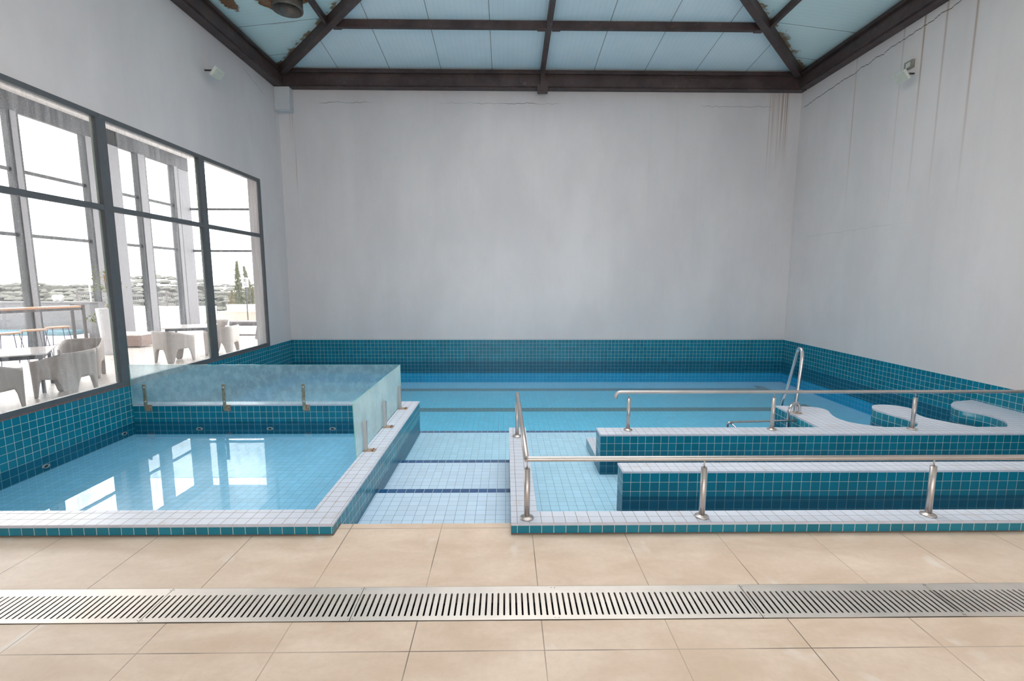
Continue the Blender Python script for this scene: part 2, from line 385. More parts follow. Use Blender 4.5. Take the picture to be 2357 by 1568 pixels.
# ------------------------------------------------------------------ world: bright hazy overcast sky
w=bpy.data.worlds.new('world'); S.world=w; w.use_nodes=True; nt=w.node_tree; nt.nodes.clear()
bg=nt.nodes.new('ShaderNodeBackground'); wo=nt.nodes.new('ShaderNodeOutputWorld'); nt.links.new(bg.outputs[0],wo.inputs[0])
tc=nt.nodes.new('ShaderNodeTexCoord'); sx=nt.nodes.new('ShaderNodeSeparateXYZ'); nt.links.new(tc.outputs['Generated'],sx.inputs[0])
mr=nt.nodes.new('ShaderNodeMapRange'); mr.inputs[1].default_value=.05; mr.inputs[2].default_value=1.; nt.links.new(sx.outputs[2],mr.inputs[0])
mx=nt.nodes.new('ShaderNodeMix'); mx.data_type='RGBA'; mx.inputs[6].default_value=(1.,.985,.96,1); mx.inputs[7].default_value=(1.,.975,.95,1)
nt.links.new(mr.outputs[0],mx.inputs[0]); nt.links.new(mx.outputs[2],bg.inputs[0])
pw=nt.nodes.new('ShaderNodeMath'); pw.operation='POWER'; nt.links.new(mr.outputs[0],pw.inputs[0]); pw.inputs[1].default_value=1.6
ma=nt.nodes.new('ShaderNodeMath'); ma.operation='MULTIPLY_ADD'; nt.links.new(pw.outputs[0],ma.inputs[0]); ma.inputs[1].default_value=SKY_Z; ma.inputs[2].default_value=SKY_H
# veiled sun behind thin cloud, low over the terrace
dn=nt.nodes.new('ShaderNodeVectorMath'); dn.operation='NORMALIZE'; nt.links.new(tc.outputs['Generated'],dn.inputs[0])
dp=nt.nodes.new('ShaderNodeVectorMath'); dp.operation='DOT_PRODUCT'; nt.links.new(dn.outputs[0],dp.inputs[0]); dp.inputs[1].default_value=Vector((-.60,.72,.38)).normalized()
k1=nt.nodes.new('ShaderNodeMath'); k1.operation='MULTIPLY_ADD'; nt.links.new(dp.outputs['Value'],k1.inputs[0]); k1.inputs[1].default_value=SUN_K; k1.inputs[2].default_value=-SUN_K
k2=nt.nodes.new('ShaderNodeMath'); k2.operation='EXPONENT'; nt.links.new(k1.outputs[0],k2.inputs[0])
k3=nt.nodes.new('ShaderNodeMath'); k3.operation='MULTIPLY_ADD'; nt.links.new(k2.outputs[0],k3.inputs[0]); k3.inputs[1].default_value=SUN_G; nt.links.new(ma.outputs[0],k3.inputs[2])
nt.links.new(k3.outputs[0],bg.inputs[1])

# ------------------------------------------------------------------ floor and drain
DN,DF=2.705,3.035   # drain near / far edge
XF0,XF1,YN=-8.0,9.0,-6.5
b=MB()
def fl(x0,x1,y0,y1,v0):   # flat paving with its own joint rows
    i=len(b.v); b.v+=[(x0,y0,0),(x1,y0,0),(x1,y1,0),(x0,y1,0)]
    b.face((i,i+1,i+2,i+3),0,[((x-.22)/.762,(y-v0)/.778) for x,y in ((x0,y0),(x1,y0),(x1,y1),(x0,y1))])
fl(XL,XR,YN,DN,2.465); fl(XL,XR,DF,3.815,3.815); fl(XL,XR,3.815,3.895,3.815)
b.box(XL,XR,3.8,3.895,-.16,-.0005,0,skip='t'); b.box(XL,XR,YN,DN,-.16,-.0005,0,skip='t'); b.box(XL,XR,DF,3.82,-.16,-.0005,0,skip='t')
b.box(XL,XR,DN-.01,DF+.01,-.2,-.12,1)
struct(b.obj('floor',[M['deck'],M['dark']]),'beige stone paved pool deck in front of the pools','floor')

def drain_mesh():
    cu=bpy.data.curves.new('grate','CURVE'); cu.dimensions='2D'; cu.fill_mode='BOTH'; cu.extrude=.002
    def poly(pts):
        sp=cu.splines.new('POLY'); sp.points.add(len(pts)-1); sp.use_cyclic_u=True
        for q,(x,y) in zip(sp.points,pts): q.co=(x,y,0,1)
    L=1.277; poly([(0,DN+.004),(L,DN+.004),(L,DF-.004),(0,DF-.004)])
    n=33; p=L/n
    for i in range(n):
        cx=(i+.5)*p; r=.0062; pts=[]
        for k in range(6): t=PI*k/5; pts.append((cx+r*math.cos(t),2.955+r*math.sin(t)))
        for k in range(6): t=PI+PI*k/5; pts.append((cx+r*math.cos(t),2.752+r*math.sin(t)))
        poly(pts)
    for cx,cy in ((.012,DN+.02),(L-.012,DN+.02),(.012,DF-.02),(L-.012,DF-.02)):
        poly([(cx+.0035*math.cos(PI*k/3),cy+.0035*math.sin(PI*k/3)) for k in range(6)])
    o=bpy.data.objects.new('tmp',cu); COL.objects.link(o); bpy.context.view_layer.update()
    me=bpy.data.meshes.new_from_object(o.evaluated_get(bpy.context.evaluated_depsgraph_get())); bpy.data.objects.remove(o)
    me.materials.clear(); me.materials.append(M['drain']); return me
dm=drain_mesh()
dlab={-3.519:'slotted steel drain grate at the far left end of the floor channel',-2.238:'slotted steel drain grate below the left pool kerb, second from left',
 -.957:'middle slotted steel drain grate, in front of the pool entry steps',.32:'slotted steel drain grate right of the middle one, below the corner handrail post',
 1.602:'slotted steel drain grate second from the right end of the channel',2.87:'slotted steel drain grate at the right end of the visible channel'}
for i,(x,lb) in enumerate(dlab.items()):
    o=bpy.data.objects.new('drain_grate',dm); COL.objects.link(o); o.location=(x,0,.0025)
    tag(o,lb,'drain grate','stainless drain grates in the deck channel')

# ------------------------------------------------------------------ walls
WT=.3
def wall_panel(name,mat,quads,label):
    b=MB()
    for q in quads: b.box(*q)
    return struct(b.obj(name,mat),label,'wall')
# left wall: solid above and beside the window opening (x from XL-WT to XL)
WY0,WY1,WZ0,WZ1=-4.6,12.0,ZB,4.47
wall_panel('wall_left',M['wall_left'],[(XL-WT,XL,YN,YB+WT,WZ1,7.35),(XL-WT,XL,WY1,YB+WT,ZB,WZ1),(XL-WT,XL,YN,WY0,0,WZ1)],'pale grey left wall around the big grid window')
wall_panel('wall_back',M['wall_back'],[(XL,XR,YB,YB+WT,ZB,7.35)],'tall pale grey back wall above the main pool')
wall_panel('wall_right',M['wall_right'],[(XR,XR+WT,YN,YB+WT,ZB,7.35)],'pale grey right wall with rust streaks and a long crack')
b=MB(); b.box(XL,XR,YN-WT,YN,4.2,8.6); b.box(XL,-5.0,YN-WT,YN,0,4.2); b.box(6.8,XR,YN-WT,YN,0,4.2)  # opening widened to let more sky light onto the hall walls
struct(b.obj('wall_front',M['plaster']),'plain wall behind the viewer with an opening widened for light','wall')
# tiled bands of the pool walls
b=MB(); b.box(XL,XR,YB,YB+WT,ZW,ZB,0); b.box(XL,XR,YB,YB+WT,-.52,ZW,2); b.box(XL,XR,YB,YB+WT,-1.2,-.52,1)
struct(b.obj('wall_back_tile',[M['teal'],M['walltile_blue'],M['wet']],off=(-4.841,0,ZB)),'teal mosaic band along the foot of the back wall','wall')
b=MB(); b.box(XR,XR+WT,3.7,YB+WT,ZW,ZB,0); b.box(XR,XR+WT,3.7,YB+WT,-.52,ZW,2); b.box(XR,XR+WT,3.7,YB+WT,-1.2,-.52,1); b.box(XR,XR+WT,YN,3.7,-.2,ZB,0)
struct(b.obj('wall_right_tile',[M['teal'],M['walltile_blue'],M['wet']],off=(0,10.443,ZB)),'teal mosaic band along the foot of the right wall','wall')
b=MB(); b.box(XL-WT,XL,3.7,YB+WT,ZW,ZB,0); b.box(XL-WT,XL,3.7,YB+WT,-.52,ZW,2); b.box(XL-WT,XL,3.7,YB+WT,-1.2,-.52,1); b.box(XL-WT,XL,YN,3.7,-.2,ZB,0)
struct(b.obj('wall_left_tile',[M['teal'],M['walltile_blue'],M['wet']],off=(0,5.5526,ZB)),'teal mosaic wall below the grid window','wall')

# ------------------------------------------------------------------ pool basins
FS,FT,FM=-.385,-.44,-.79     # small pool floor, paddling level, main floor
b=MB()
b.box(XL,-1.5,3.75,7.6,FS-.3,FS,0)
struct(b.obj('small_pool_floor',M['smalltile'],off=(-1.66,7.5,0)),'light blue tiled floor of the small left pool','floor')
b=MB(); b.box(XL,XR,7.82,YB,FM-.3,FM,0); b.box(XL,XR,7.66,7.82,FM-.3,FM,0)
struct(b.obj('main_pool_floor',M['floortile'],off=(-4.841,0,0)),'blue tiled floor of the main pool','floor')
# lane markings set in the main floor (tiles flush with the floor)
for yv,x1,lb in ((12.33,6.75,'dark lane line nearer the back wall with a T end'),(10.38,6.75,'dark lane line nearer the steps with a T end')):
    b=MB(); b.box(XL,x1,yv-.15,yv+.15,FM,FM+.003); b.box(x1,x1+.24,yv-.42,yv+.42,FM,FM+.003)
    struct(b.obj('lane_marking',M['lane'],off=(-4.841,0,0)),lb,'lane line')
# entry steps between the two arms, then the ramp-level floor to the right
def step(y0,y1,x0,x1,z,lb,nose=True,mat='steptile'):
    b=MB(); b.box(x0,x1,y0,y1-(.1 if nose else 0),FM-.3,z,0)
    if nose: b.box(x0,x1,y1-.1,y1,FM-.3,z,1)
    return struct(b.obj('pool_step',[M[mat],M['navy']],off=(.1,y1,z)),lb,'step')
step(3.86,5.10,-1.45,.08,-.235,'first pale tiled entry step with a navy nosing')
step(5.10,6.22,-1.45,.08,-.335,'second pale tiled entry step with a navy nosing')
step(6.22,7.80,-1.45,.08,FT,'third pale tiled entry step with a navy nosing',mat='ramptile')
step(3.86,7.80,.08,XR,FT,'pale tiled ramp floor between the tiled dividers with a navy nosing',mat='ramptile')

# copings, kerbs and dividers: teal body with a white tiled top slab
def walled(name,label,rects,zb,off,parent_off=(0,0,0),offc=None):
    b=MB()
    for x0,x1,y0,y1 in rects: b.box(x0,x1,y0,y1,ZW,ZC-.02,0); b.box(x0,x1,y0,y1,zb,ZW,1)
    o=struct(b.obj(name,M['teal'],off=off),label,'pool wall')
    c=MB(); e=.005
    for x0,x1,y0,y1 in rects:
        c.box(x0-e,x1+e,y0-e,y1+e,ZC-.02,ZC,1,mt=0)
    k=c.obj('coping',[M['coping'],M['white_trim']],parent=o,off=offc or off); k['label']='white tiled coping'
    bevel(k,.006,2)
    return o
def walled_rects(name,label,rects,crects,zb,off,offc):
    b=MB()
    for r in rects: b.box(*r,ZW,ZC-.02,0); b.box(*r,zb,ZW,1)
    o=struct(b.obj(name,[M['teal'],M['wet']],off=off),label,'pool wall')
    c=MB()
    for r in crects: c.box(*r,ZC-.02,ZC,1,mt=0)
    k=c.obj('coping',[M['coping'],M['white_trim']],parent=o,off=offc); k['label']='white tiled coping'
    return o
e=.005
walled_rects('pool_surround','teal tiled kerb with white coping around the small left pool',
 [(XL,-1.412,YC,3.955),(-1.655,-1.412,3.955,7.68),(XL,-1.655,7.50,7.68)],
 [(XL,-1.412+e,YC-e,3.955+e),(-1.655-e,-1.412+e,3.955+e,7.68+e),(XL,-1.655-e,7.50-e,7.68+e)],
 -.75,(-1.5238,3.71,ZC-.022),(-1.5238,3.71,0))
walled_rects('pool_kerb','low teal kerb with white coping and side arm in front of the ramp',
 [(.05,XR,YC,3.90),(.05,.265,3.90,6.26)],[(.05-e,XR,YC-e,3.90+e),(.05-e,.265+e,3.90+e,6.26+e)],
 -.75,(.1965,3.71,ZC-.022),(.1965,3.71,0))
walled_rects('ramp_divider','nearer teal divider wall with white coping between the ramp lanes',
 [(1.225,XR,4.77,5.0)],[(1.225-e,XR,4.77-e,5.0+e)],-.75,(1.31,4.77,ZC-.022),(1.33,4.795,0))
M['foot']=plain('grey_brown_grout',srgb(108,98,92),.8,var=.1)
b=MB(); b.box(XL,-1.409,YC-.004,YC,0,.012); b.box(.047,XR,YC-.004,YC,0,.012); b.box(-1.412,-1.409,YC,3.895,0,.012); b.box(.047,.05,YC,3.895,0,.012)
struct(b.obj('trim_1',M['foot']),'thin grey brown grout line at the foot of the kerbs','trim')
# far divider carries the curved peninsula lobes
def smooth(pts,n=6):
    out=[]; N=len(pts)
    for i in range(N-1):
        p0=pts[max(i-1,0)];p1=pts[i];p2=pts[i+1];p3=pts[min(i+2,N-1)]
        for k in range(n):
            t=k/n; out.append(tuple(.5*((2*p1[a])+(-p0[a]+p2[a])*t+(2*p0[a]-5*p1[a]+4*p2[a]-p3[a])*t*t+(-p0[a]+3*p1[a]-3*p2[a]+p3[a])*t**3) for a in (0,1)))
    out.append(pts[-1]); return out
r1=smooth([(5.15,6.25),(4.96,6.36),(4.83,6.50),(4.80,6.69),(4.86,6.90),(4.94,7.10),(4.90,7.24),(4.77,7.31),(4.55,7.35),(4.29,7.37)])
lobe1=[(4.26,6.25)]+r1
lobe2=smooth([(6.42,6.25),(6.30,6.38),(6.20,6.54),(6.12,6.72),(6.16,6.91),(6.28,7.10),(6.31,7.24),(6.175,7.40),(5.95,7.42),(5.80,7.32),(5.71,7.13),(5.74,6.90),(5.79,6.62),(5.78,6.46),(5.71,6.36),(5.58,6.25)])
lobe3=[(XR,6.25),(XR,7.72)]+smooth([(7.40,7.62),(7.18,7.44),(7.08,7.30),(7.04,7.14),(7.11,6.98),(7.16,6.79),(7.12,6.57),(6.99,6.38),(6.84,6.25)])
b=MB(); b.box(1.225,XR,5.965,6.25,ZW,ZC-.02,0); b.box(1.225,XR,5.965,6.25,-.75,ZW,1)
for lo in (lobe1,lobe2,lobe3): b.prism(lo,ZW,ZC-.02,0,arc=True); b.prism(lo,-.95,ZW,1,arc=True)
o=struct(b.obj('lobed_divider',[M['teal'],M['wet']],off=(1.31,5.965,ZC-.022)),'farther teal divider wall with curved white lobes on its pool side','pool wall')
c=MB(); c.box(1.225-e,XR,5.965-e,6.25,ZC-.02,ZC,1,mt=0)
for lo in (lobe1,lobe2,lobe3): c.prism(lo,ZC-.02,ZC+.0002,1,mt=0)
k=c.obj('coping',[M['coping'],M['white_trim']],parent=o,off=(1.33,5.99,0)); k['label']='white tiled coping'
b=MB(); b.box(1.225,3.6,6.25,7.02,-.75,-.30,0,mt=1)
struct(b.obj('pool_bench',[M['teal'],M['coping']],off=(1.31,6.25,0)),'low submerged tiled bench behind the farther divider','bench')

# water bodies
b=MB(); b.prism([(-1.43,3.80),(XR+.02,3.80),(XR+.02,YB+.02),(XL-.02,YB+.02),(XL-.02,7.64),(-1.43,7.64)],-1.15,ZW)
struct(b.obj('water_main',M['water']),'still blue water of the main pool','water')
b=MB(); b.box(XL-.02,-1.645,3.94,7.51,-.72,ZW)
struct(b.obj('water_small',M['water_small']),'still water of the small left pool reflecting the window','water')

# underwater jets of the small pool
def jet():
    b=MB(); b.lathe([(.0,.0),(.05,.0),(.055,.006),(.05,.016),(.034,.018),(.028,.008),(.0,.006)],n=20,R=Matrix.Rotation(PI/2,3,'X'))
    return b
jm=jet().mesh('pool_jet',[M['steel']]); dk=MB().lathe([(.0,.0),(.026,.0),(.024,.004),(0,.004)],n=16,R=Matrix.Rotation(PI/2,3,'X')).mesh('nozzle',[M['dark']])
for (x,y,z,rz,lb) in ((-4.897,7.499,-.295,0,'round steel jet in the small pool end wall, nearest the window'),(-3.777,7.499,-.295,0,'round steel jet in the middle of the small pool end wall'),
    (-2.779,7.499,-.30,0,'round steel jet in the small pool end wall, nearest the side glass'),(XL+.001,5.99,-.31,PI/2,'round steel jet on the window-side wall, nearer the viewer'),(XL+.001,7.267,-.30,PI/2,'round steel jet on the window-side wall near the corner')):
    o=bpy.data.objects.new('pool_jet',jm); COL.objects.link(o); o.location=(x,y,z); o.rotation_euler=(0,0,rz); o.scale=(1,1,.5); tag(o,lb,'pool jet','steel jets in the small pool')
    c=bpy.data.objects.new('nozzle',dk); COL.objects.link(c); c.parent=o; c.location=(0,-.012,0)

# ------------------------------------------------------------------ glass balustrade
def post_pts(x,y,z0,z1): return [(x,y,z0),(x,y,z1)]
GT=.745
g=empty('glass_panel','long hazy glass panel standing on the end wall of the small pool','glass panel',(-3.8,7.46,.03))
def loc(o,p): return (o[0]-p[0],o[1]-p[1],o[2]-p[2])
def at(mb,off):   # shift builder vertices to be local to an empty
    mb.v=[(x-off[0],y-off[1],z-off[2]) for x,y,z in mb.v]; return mb
org=(-3.8,7.46,.03)
b=MB(); b.v=[(-5.90,7.476,.11),(-1.672,7.476,.11),(-1.672,7.476,GT),(-5.90,7.476,GT)]; b.face((0,1,2,3))
at(b,org).obj('pane',M['balus'],g)
b=MB(); b.box(-5.90,-1.672,7.472,7.480,GT,GT+.003); b.box(-5.904,-5.90,7.472,7.480,.11,GT); at(b,org).obj('glass_edge',M['glass_edge'],g)
for i,x in enumerate((-5.69,-4.453,-3.20)):
    b=MB(); b.box(x-.024,x+.024,7.455,7.471,.02,.44); q=at(b,org).obj('clamp_post',M['clamp'],g); bevel(q,.003)
    b=MB(); b.box(x-.03,x+.075,7.488,7.4945,.0,.088); q2=at(MB().box(x-.03,x+.075,7.486,7.4945,.0,.098),org).obj('fixing_plate',M['rustplate'],q)
    for zz in (.39,.16):
        at(MB().lathe([(.0,.0),(.017,.0),(.019,.008),(.012,.012),(0,.012)],(x,7.456,zz),14,R=Matrix.Rotation(PI/2,3,'X')),org).obj('bolt',M['steel'],q)
    for xx in (x-.012,x+.052):
        at(MB().lathe([(.0,.0),(.008,.0),(.006,.006),(0,.007)],(xx,7.486,.03),8,R=Matrix.Rotation(PI/2,3,'X')),org).obj('screw',M['bolt'],q)
org=(-1.66,6.3,.1)
g=empty('glass_panel','hazy mint green glass panel running along the side arm of the small pool','glass panel',org)
b=MB(); b.v=[(-1.664,5.155,.105),(-1.664,7.47,.105),(-1.664,7.47,GT),(-1.664,5.105,GT)]; b.face((0,1,2,3)); at(b,org).obj('pane',M['balus_side'],g)
b=MB(); b.box(-1.669,-1.660,5.105,7.47,GT,GT+.003); b.box(-1.669,-1.660,7.467,7.471,.105,GT); b.beam((-1.664,5.153,.105),(-1.664,5.103,GT),.009,.004); at(b,org).obj('glass_edge',M['glass_edge'],g)
for y in (5.41,6.31,7.235):
    q=at(MB().box(-1.655,-1.610,y-.022,y+.022,.10,.455),org).obj('clamp_post',M['steel'],g); bevel(q,.003)
    at(MB().box(-1.655,-1.515,y-.05,y+.05,.1004,.106),org).obj('base_plate',M['rustplate'],q)
    for yy in (y-.03,y+.03):
        at(MB().lathe([(.009,0),(.009,.008),(.0,.011)],(-1.548,yy,.106),8),org).obj('bolt',M['bolt'],q)

# ------------------------------------------------------------------ handrails
def arcpts(c,a,b,n=8):   # quarter bend: from direction a to direction b about c
    return [tuple(Vector(c)+Vector(a)*math.cos(PI/2*i/n)+Vector(b)*math.sin(PI/2*i/n)) for i in range(n+1)]
RH=.615
def rail_post(parent,org,x,y,zt=.535):
    p=at(MB().tube(post_pts(x,y,ZC,zt),.0245,18),org).obj('post',M['steel'],parent)
    at(MB().lathe([(.058,0),(.058,.008),(.053,.014),(.03,.016),(.027,.022)],(x,y,ZC),24),org).obj('base_flange',M['steel'],p)
    at(MB().tube(post_pts(x,y,zt,RH-.02),.006,8),org).obj('pin',M['steel'],p)
org=(.172,3.79,ZC)
h=empty('handrail','brushed steel handrail on the front kerb, turning the corner along the side arm','handrail',org)
b=MB(); b.tube([(.155,3.79,RH)]+[(x,3.79,RH) for x in (.2,2.,4.,6.,XR-.002)],.0225,18); at(b,org).obj('front_rail',M['steel'],h)
b=MB(); b.tube([(.172,3.80,RH-.001),(.166,4.6,RH),(.152,6.06,RH)]+arcpts((.151,6.06,RH-.07),(0,0,.07),(0,.07,0))[1:]+[(.151,6.13,RH-.1)],.0225,18); at(b,org).obj('side_rail',M['steel'],h)
for x,y in ((.178,3.79),(1.652,3.80),(3.593,3.81),(5.54,3.81),(7.4,3.81),(.145,5.90)): rail_post(h,org,x,y)
org=(1.6,6.15,ZC)
h=empty('handrail','brushed steel handrail with a down-turned end on the farther lobed divider','handrail',org)
b=MB(); b.tube([(1.452,6.15,RH-.085),(1.452,6.15,RH-.065)]+arcpts((1.517,6.15,RH-.065),(-.065,0,0),(0,0,.065))[1:]+[(x,6.15,RH) for x in (1.7,3.5,5.5,XR-.002)],.0225,18); at(b,org).obj('top_rail',M['steel'],h)
for x in (1.626,3.553,5.446,7.37): rail_post(h,org,x,6.15)

# ------------------------------------------------------------------ pool ladder and low grab rail
org=(4.35,6.95,ZC)
l=empty('pool_ladder','tall looped stainless grab rail with a small hoop on the first lobe','ladder',org)
def path(pts,n=8): return smooth3([Vector(p) for p in pts],n)
def smooth3(P,n):
    out=[];N=len(P)
    for i in range(N-1):
        a,b_,c_,d=P[max(i-1,0)],P[i],P[i+1],P[min(i+2,N-1)]
        for k in range(n):
            t=k/n; out.append(.5*((2*b_)+(c_-a)*t+(2*a-5*b_+4*c_-d)*t*t+(3*b_-a-3*c_+d)*t**3))
    out.append(P[-1]); return out
b=MB(); b.tube(path([(4.345,6.96,ZC),(4.365,6.965,.35),(4.41,6.99,.80),(4.43,7.02,.99),(4.435,7.07,1.055),(4.435,7.13,1.035),(4.44,7.17,.95),(4.45,7.30,.58),(4.455,7.42,.26),(4.45,7.47,.12),(4.45,7.48,-.1),(4.45,7.48,-.7)]),.024,14)
at(b,org).obj('tall_rail',M['ladder'],l)
b=MB(); b.tube(path([(4.40,6.94,ZC),(4.40,6.93,.18),(4.36,6.91,.25),(4.28,6.87,.27),(4.20,6.83,.22),(4.175,6.82,.10),(4.175,6.82,-.3),(4.175,6.82,-.75)]),.024,14)
at(b,org).obj('hoop',M['ladder'],l)
for x,y in ((4.345,6.96),(4.40,6.94)):
    at(MB().lathe([(.048,0),(.048,.006),(.03,.016),(.024,.018)],(x,y,ZC),18),org).obj('base_flange',M['rustplate'],l)
org=(3.4,6.8,-.3)
l=empty('grab_rail','low dark steel grab rail just above the water behind the farther divider','grab rail',org)
b=MB(); b.tube([(3.18,6.62,-.44),(3.18,6.62,.02)]+arcpts((3.22,6.62,.02),(-.04,0,0),(0,0,.04))[1:]+[(3.5,6.66,.055),(3.9,6.72,.045),(4.26,6.76,.04)],.016,12); at(b,org).obj('bar',M['ladder'],l)
b=MB(); b.tube([(3.22,6.63,.05),(3.34,6.55,-.06),(3.55,6.40,-.44)],.014,12); at(b,org).obj('brace',M['ladder'],l)

# ------------------------------------------------------------------ pool window (dark frame, two rows of panes)
wn=group_empty_struct('window_1','big grey framed grid window in the left wall','window',(XL,3.7,ZB))
org=(XL,3.7,ZB)
ms=[-4.6,-1.98,.36,2.70,5.04,7.41,9.75,12.0]; FW=.085
b=MB(); x0,x1=XL-.05,XL+.012
b.box(x0,x1,WY0,WY1,WZ0+.025,WZ0+.09); b.box(x0,x1,WY0,WY1,WZ1-.075,WZ1); b.box(x0,x1,WY0,WY0+.06,WZ0+.09,WZ1-.075); b.box(x0,x1,WY1-.06,WY1,WZ0+.09,WZ1-.075)
at(b,org).obj('window_frame',M['frame'],wn)
at(MB().box(XL-.05,XL+.006,WY0,WY1,WZ0,WZ0+.025),org).obj('sealant_strip',M['sealant'],wn)
for y in ms[1:-1]:
    at(MB().box(x0,x1,y-FW,y+FW,WZ0+.09,WZ1-.075),org).obj('mullion',M['frame'],wn)
    at(MB().box(x0-.02,x0,y-FW-.012,y+FW+.012,WZ0+.09,WZ1-.075),org).obj('gasket',M['rubber'],wn)
for a,c in zip(ms[:-1],ms[1:]):
    a2=a+(FW if a>WY0 else .06); c2=c-(FW if c<WY1 else .06)
    at(MB().box(x0,x1-.004,a2,c2,3.085,3.168),org).obj('transom',M['frame'],wn)
    for z0,z1 in ((WZ0+.09,3.085),(3.168,WZ1-.075)):
        q=MB(); xx=XL-.03; q.v=[(xx,a2,z0),(xx,c2,z0),(xx,c2,z1),(xx,a2,z1)]; q.face((0,1,2,3)); at(q,org).obj('pane',M['pane'],wn)

# ------------------------------------------------------------------ roof
SL=.11; RB=7.40; XM=(XL+XR)/2; HR=(XR-XL)/2; YR=YB-HR
zr=RB+SL*HR
def roof(name,mat,pts,uvs,label):
    b=MB(); n=len(pts); b.v=[tuple(p) for p in pts]+[(p[0],p[1],p[2]+.12) for p in pts]
    b.face(range(n)[::-1],0,uvs[::-1]); b.face([n+i for i in range(n)],0,uvs)
    for i in range(n):
        j=(i+1)%n; b.face((i,j,n+j,n+i),0,[(0.5,0)]*4)
    return struct(b.obj(name,mat),label,'ceiling')
def up(x,y): return (x+4.249+.0,y)
SKW=2.6; YSN=3.6; YS=YB-(HR-SKW); zs=RB+SL*(HR-SKW)
roof('ceiling',M['ceil'],[(XL,YB,RB),(XR,YB,RB),(XM+SKW,YS,zs),(XM-SKW,YS,zs)],[(XL+4.27,0),(XR+4.27,0),(XM+SKW+4.27,HR),(XM-SKW+4.27,HR)],'pale blue sloping roof panels above the back wall')
roof('ceiling_left',M['ceil_l'],[(XL,YN,RB),(XL,YB,RB),(XM-SKW,YS,zs),(XM-SKW,YN,zs)],[(YN+.7,0),(YB+.7,0),(YS+.7,HR),(YN+.7,HR)],'pale green-blue sloping roof panels on the window side')
roof('ceiling_right',M['ceil_r'],[(XR,YB,RB),(XR,YN,RB),(XM+SKW,YN,zs),(XM+SKW,YS,zs)],[(YB+.7,0),(YN+.7,0),(YN+.7,HR),(YS+.7,HR)],'pale green-blue sloping roof panels on the right side')
roof('ceiling_ridge',M['ceil'],[(XM-SKW,YN,zs),(XM+SKW,YN,zs),(XM+SKW,YSN,zs),(XM-SKW,YSN,zs)][::-1],[(0,0),(5.2,0),(5.2,9),(0,9)][::-1],'flat roof strip above the near deck')
w3=group_empty_struct('window_3','long glazed skylight along the roof ridge above the deck','window',(XM,0,zs))
org=(XM,0,zs)
for x in (XM-SKW-.03,XM+SKW-.03): at(MB().box(x,x+.06,YSN,YS,zs+.0,zs+.22),org).obj('skylight_kerb',M['frame'],w3)
for k in range(7):
    y=YSN+.03+(YS-.06-YSN)*k/6; at(MB().box(XM-SKW,XM+SKW,y-.03,y+.03,zs+.12,zs+.18),org).obj('glazing_bar',M['frame'],w3)
q=MB(); q.v=[(XM-SKW,YSN,zs+.15),(XM+SKW,YSN,zs+.15),(XM+SKW,YS,zs+.15),(XM-SKW,YS,zs+.15)]; q.face((0,1,2,3)); at(q,org).obj('skylight_pane',M['pane_out'],w3)

def ring_beam(name,label,p,q,inward):
    """brown channel beam along the wall head: web with a top flange and a lip"""
    p=Vector(p);q=Vector(q);d=Vector(inward); b=MB(); D=.27
    def bar(o0,o1,z0,z1,m=0):
        a0=p+d*o0;a1=p+d*o1;c0=q+d*o0;c1=q+d*o1; i=len(b.v)
        for z in (z0,z1): b.v.extend([(a0.x,a0.y,z),(a1.x,a1.y,z),(c1.x,c1.y,z),(c0.x,c0.y,z)])
        for k in ((0,1,2,3),(7,6,5,4),(0,4,5,1),(1,5,6,2),(2,6,7,3),(3,7,4,0)): b.face([i+j for j in k],m)
    bar(0,D-.05,6.965,7.30); bar(D-.05,D-.012,6.99,7.20); bar(D-.05,D+.02,7.285,7.315); bar(0,D-.05,7.30,7.40)
    bm=bmesh.new(); o=b.obj(name,M['beam']); bm.from_mesh(o.data); bmesh.ops.recalc_face_normals(bm,faces=bm.faces); bm.to_mesh(o.data); bm.free()
    return tag(o,label,'beam','dark brown steel roof beams')
ring_beam('roof_beam','dark brown steel beam along the head of the back wall',(XL,YB,0),(XR,YB,0),(0,-1,0))
ring_beam('roof_beam','dark brown steel beam along the head of the left window wall',(XL,YN,0),(XL,YB-.27,0),(1,0,0))
ring_beam('roof_beam','dark brown steel beam along the head of the right wall',(XR,YN,0),(XR,YB-.27,0),(-1,0,0))
def slope_bar(name,label,p,q,wd,ht,extra=None):
    b=MB(); b.beam(p,q,wd,ht); 
    if extra: extra(b)
    return tag(b.obj(name,M['beam']),label,'rafter','dark brown steel roof rafters')
t0,t1=.12,HR-SKW-.05
slope_bar('hip_rafter','dark hip rafter rising from the back left corner',(XL+t0,YB-t0,RB-.10+SL*t0),(XL+t1,YB-t1,RB-.10+SL*t1),.15,.19)
slope_bar('hip_rafter','dark hip rafter rising from the back right corner',(XR-t0,YB-t0,RB-.10+SL*t0),(XR-t1,YB-t1,RB-.10+SL*t1),.15,.19)
def foot(b): b.box(XM-.13,XM+.13,12.86,12.95,6.80,7.0); b.box(XM-.055,XM+.055,12.84,12.93,6.84,7.28)
slope_bar('rafter','straight dark rafter running up the middle of the back roof slope',(XM,12.93,RB-.09+SL*.3),(XM,YS+.05,RB-.09+SL*(HR-SKW-.05)),.11,.17,foot)
yp=11.15; tp=YB-yp; zp=RB-.085+SL*tp
def plates(x0,x1):
    def fn(b):
        for x in (x0,x1): b.box(x-.09,x+.09,yp-.07,yp+.07,zp-.085,zp-.075)
    return fn
slope_bar('purlin','dark purlin across the back roof slope, left of the middle rafter',(XL+tp+.06,yp,zp),(XM-.055,yp,zp),.10,.15,plates(XL+tp+.2,XM-.16))
slope_bar('purlin','dark purlin across the back roof slope, right of the middle rafter',(XM+.055,yp,zp),(XR-tp-.06,yp,zp),.10,.15,plates(XM+.16,XR-tp-.2))
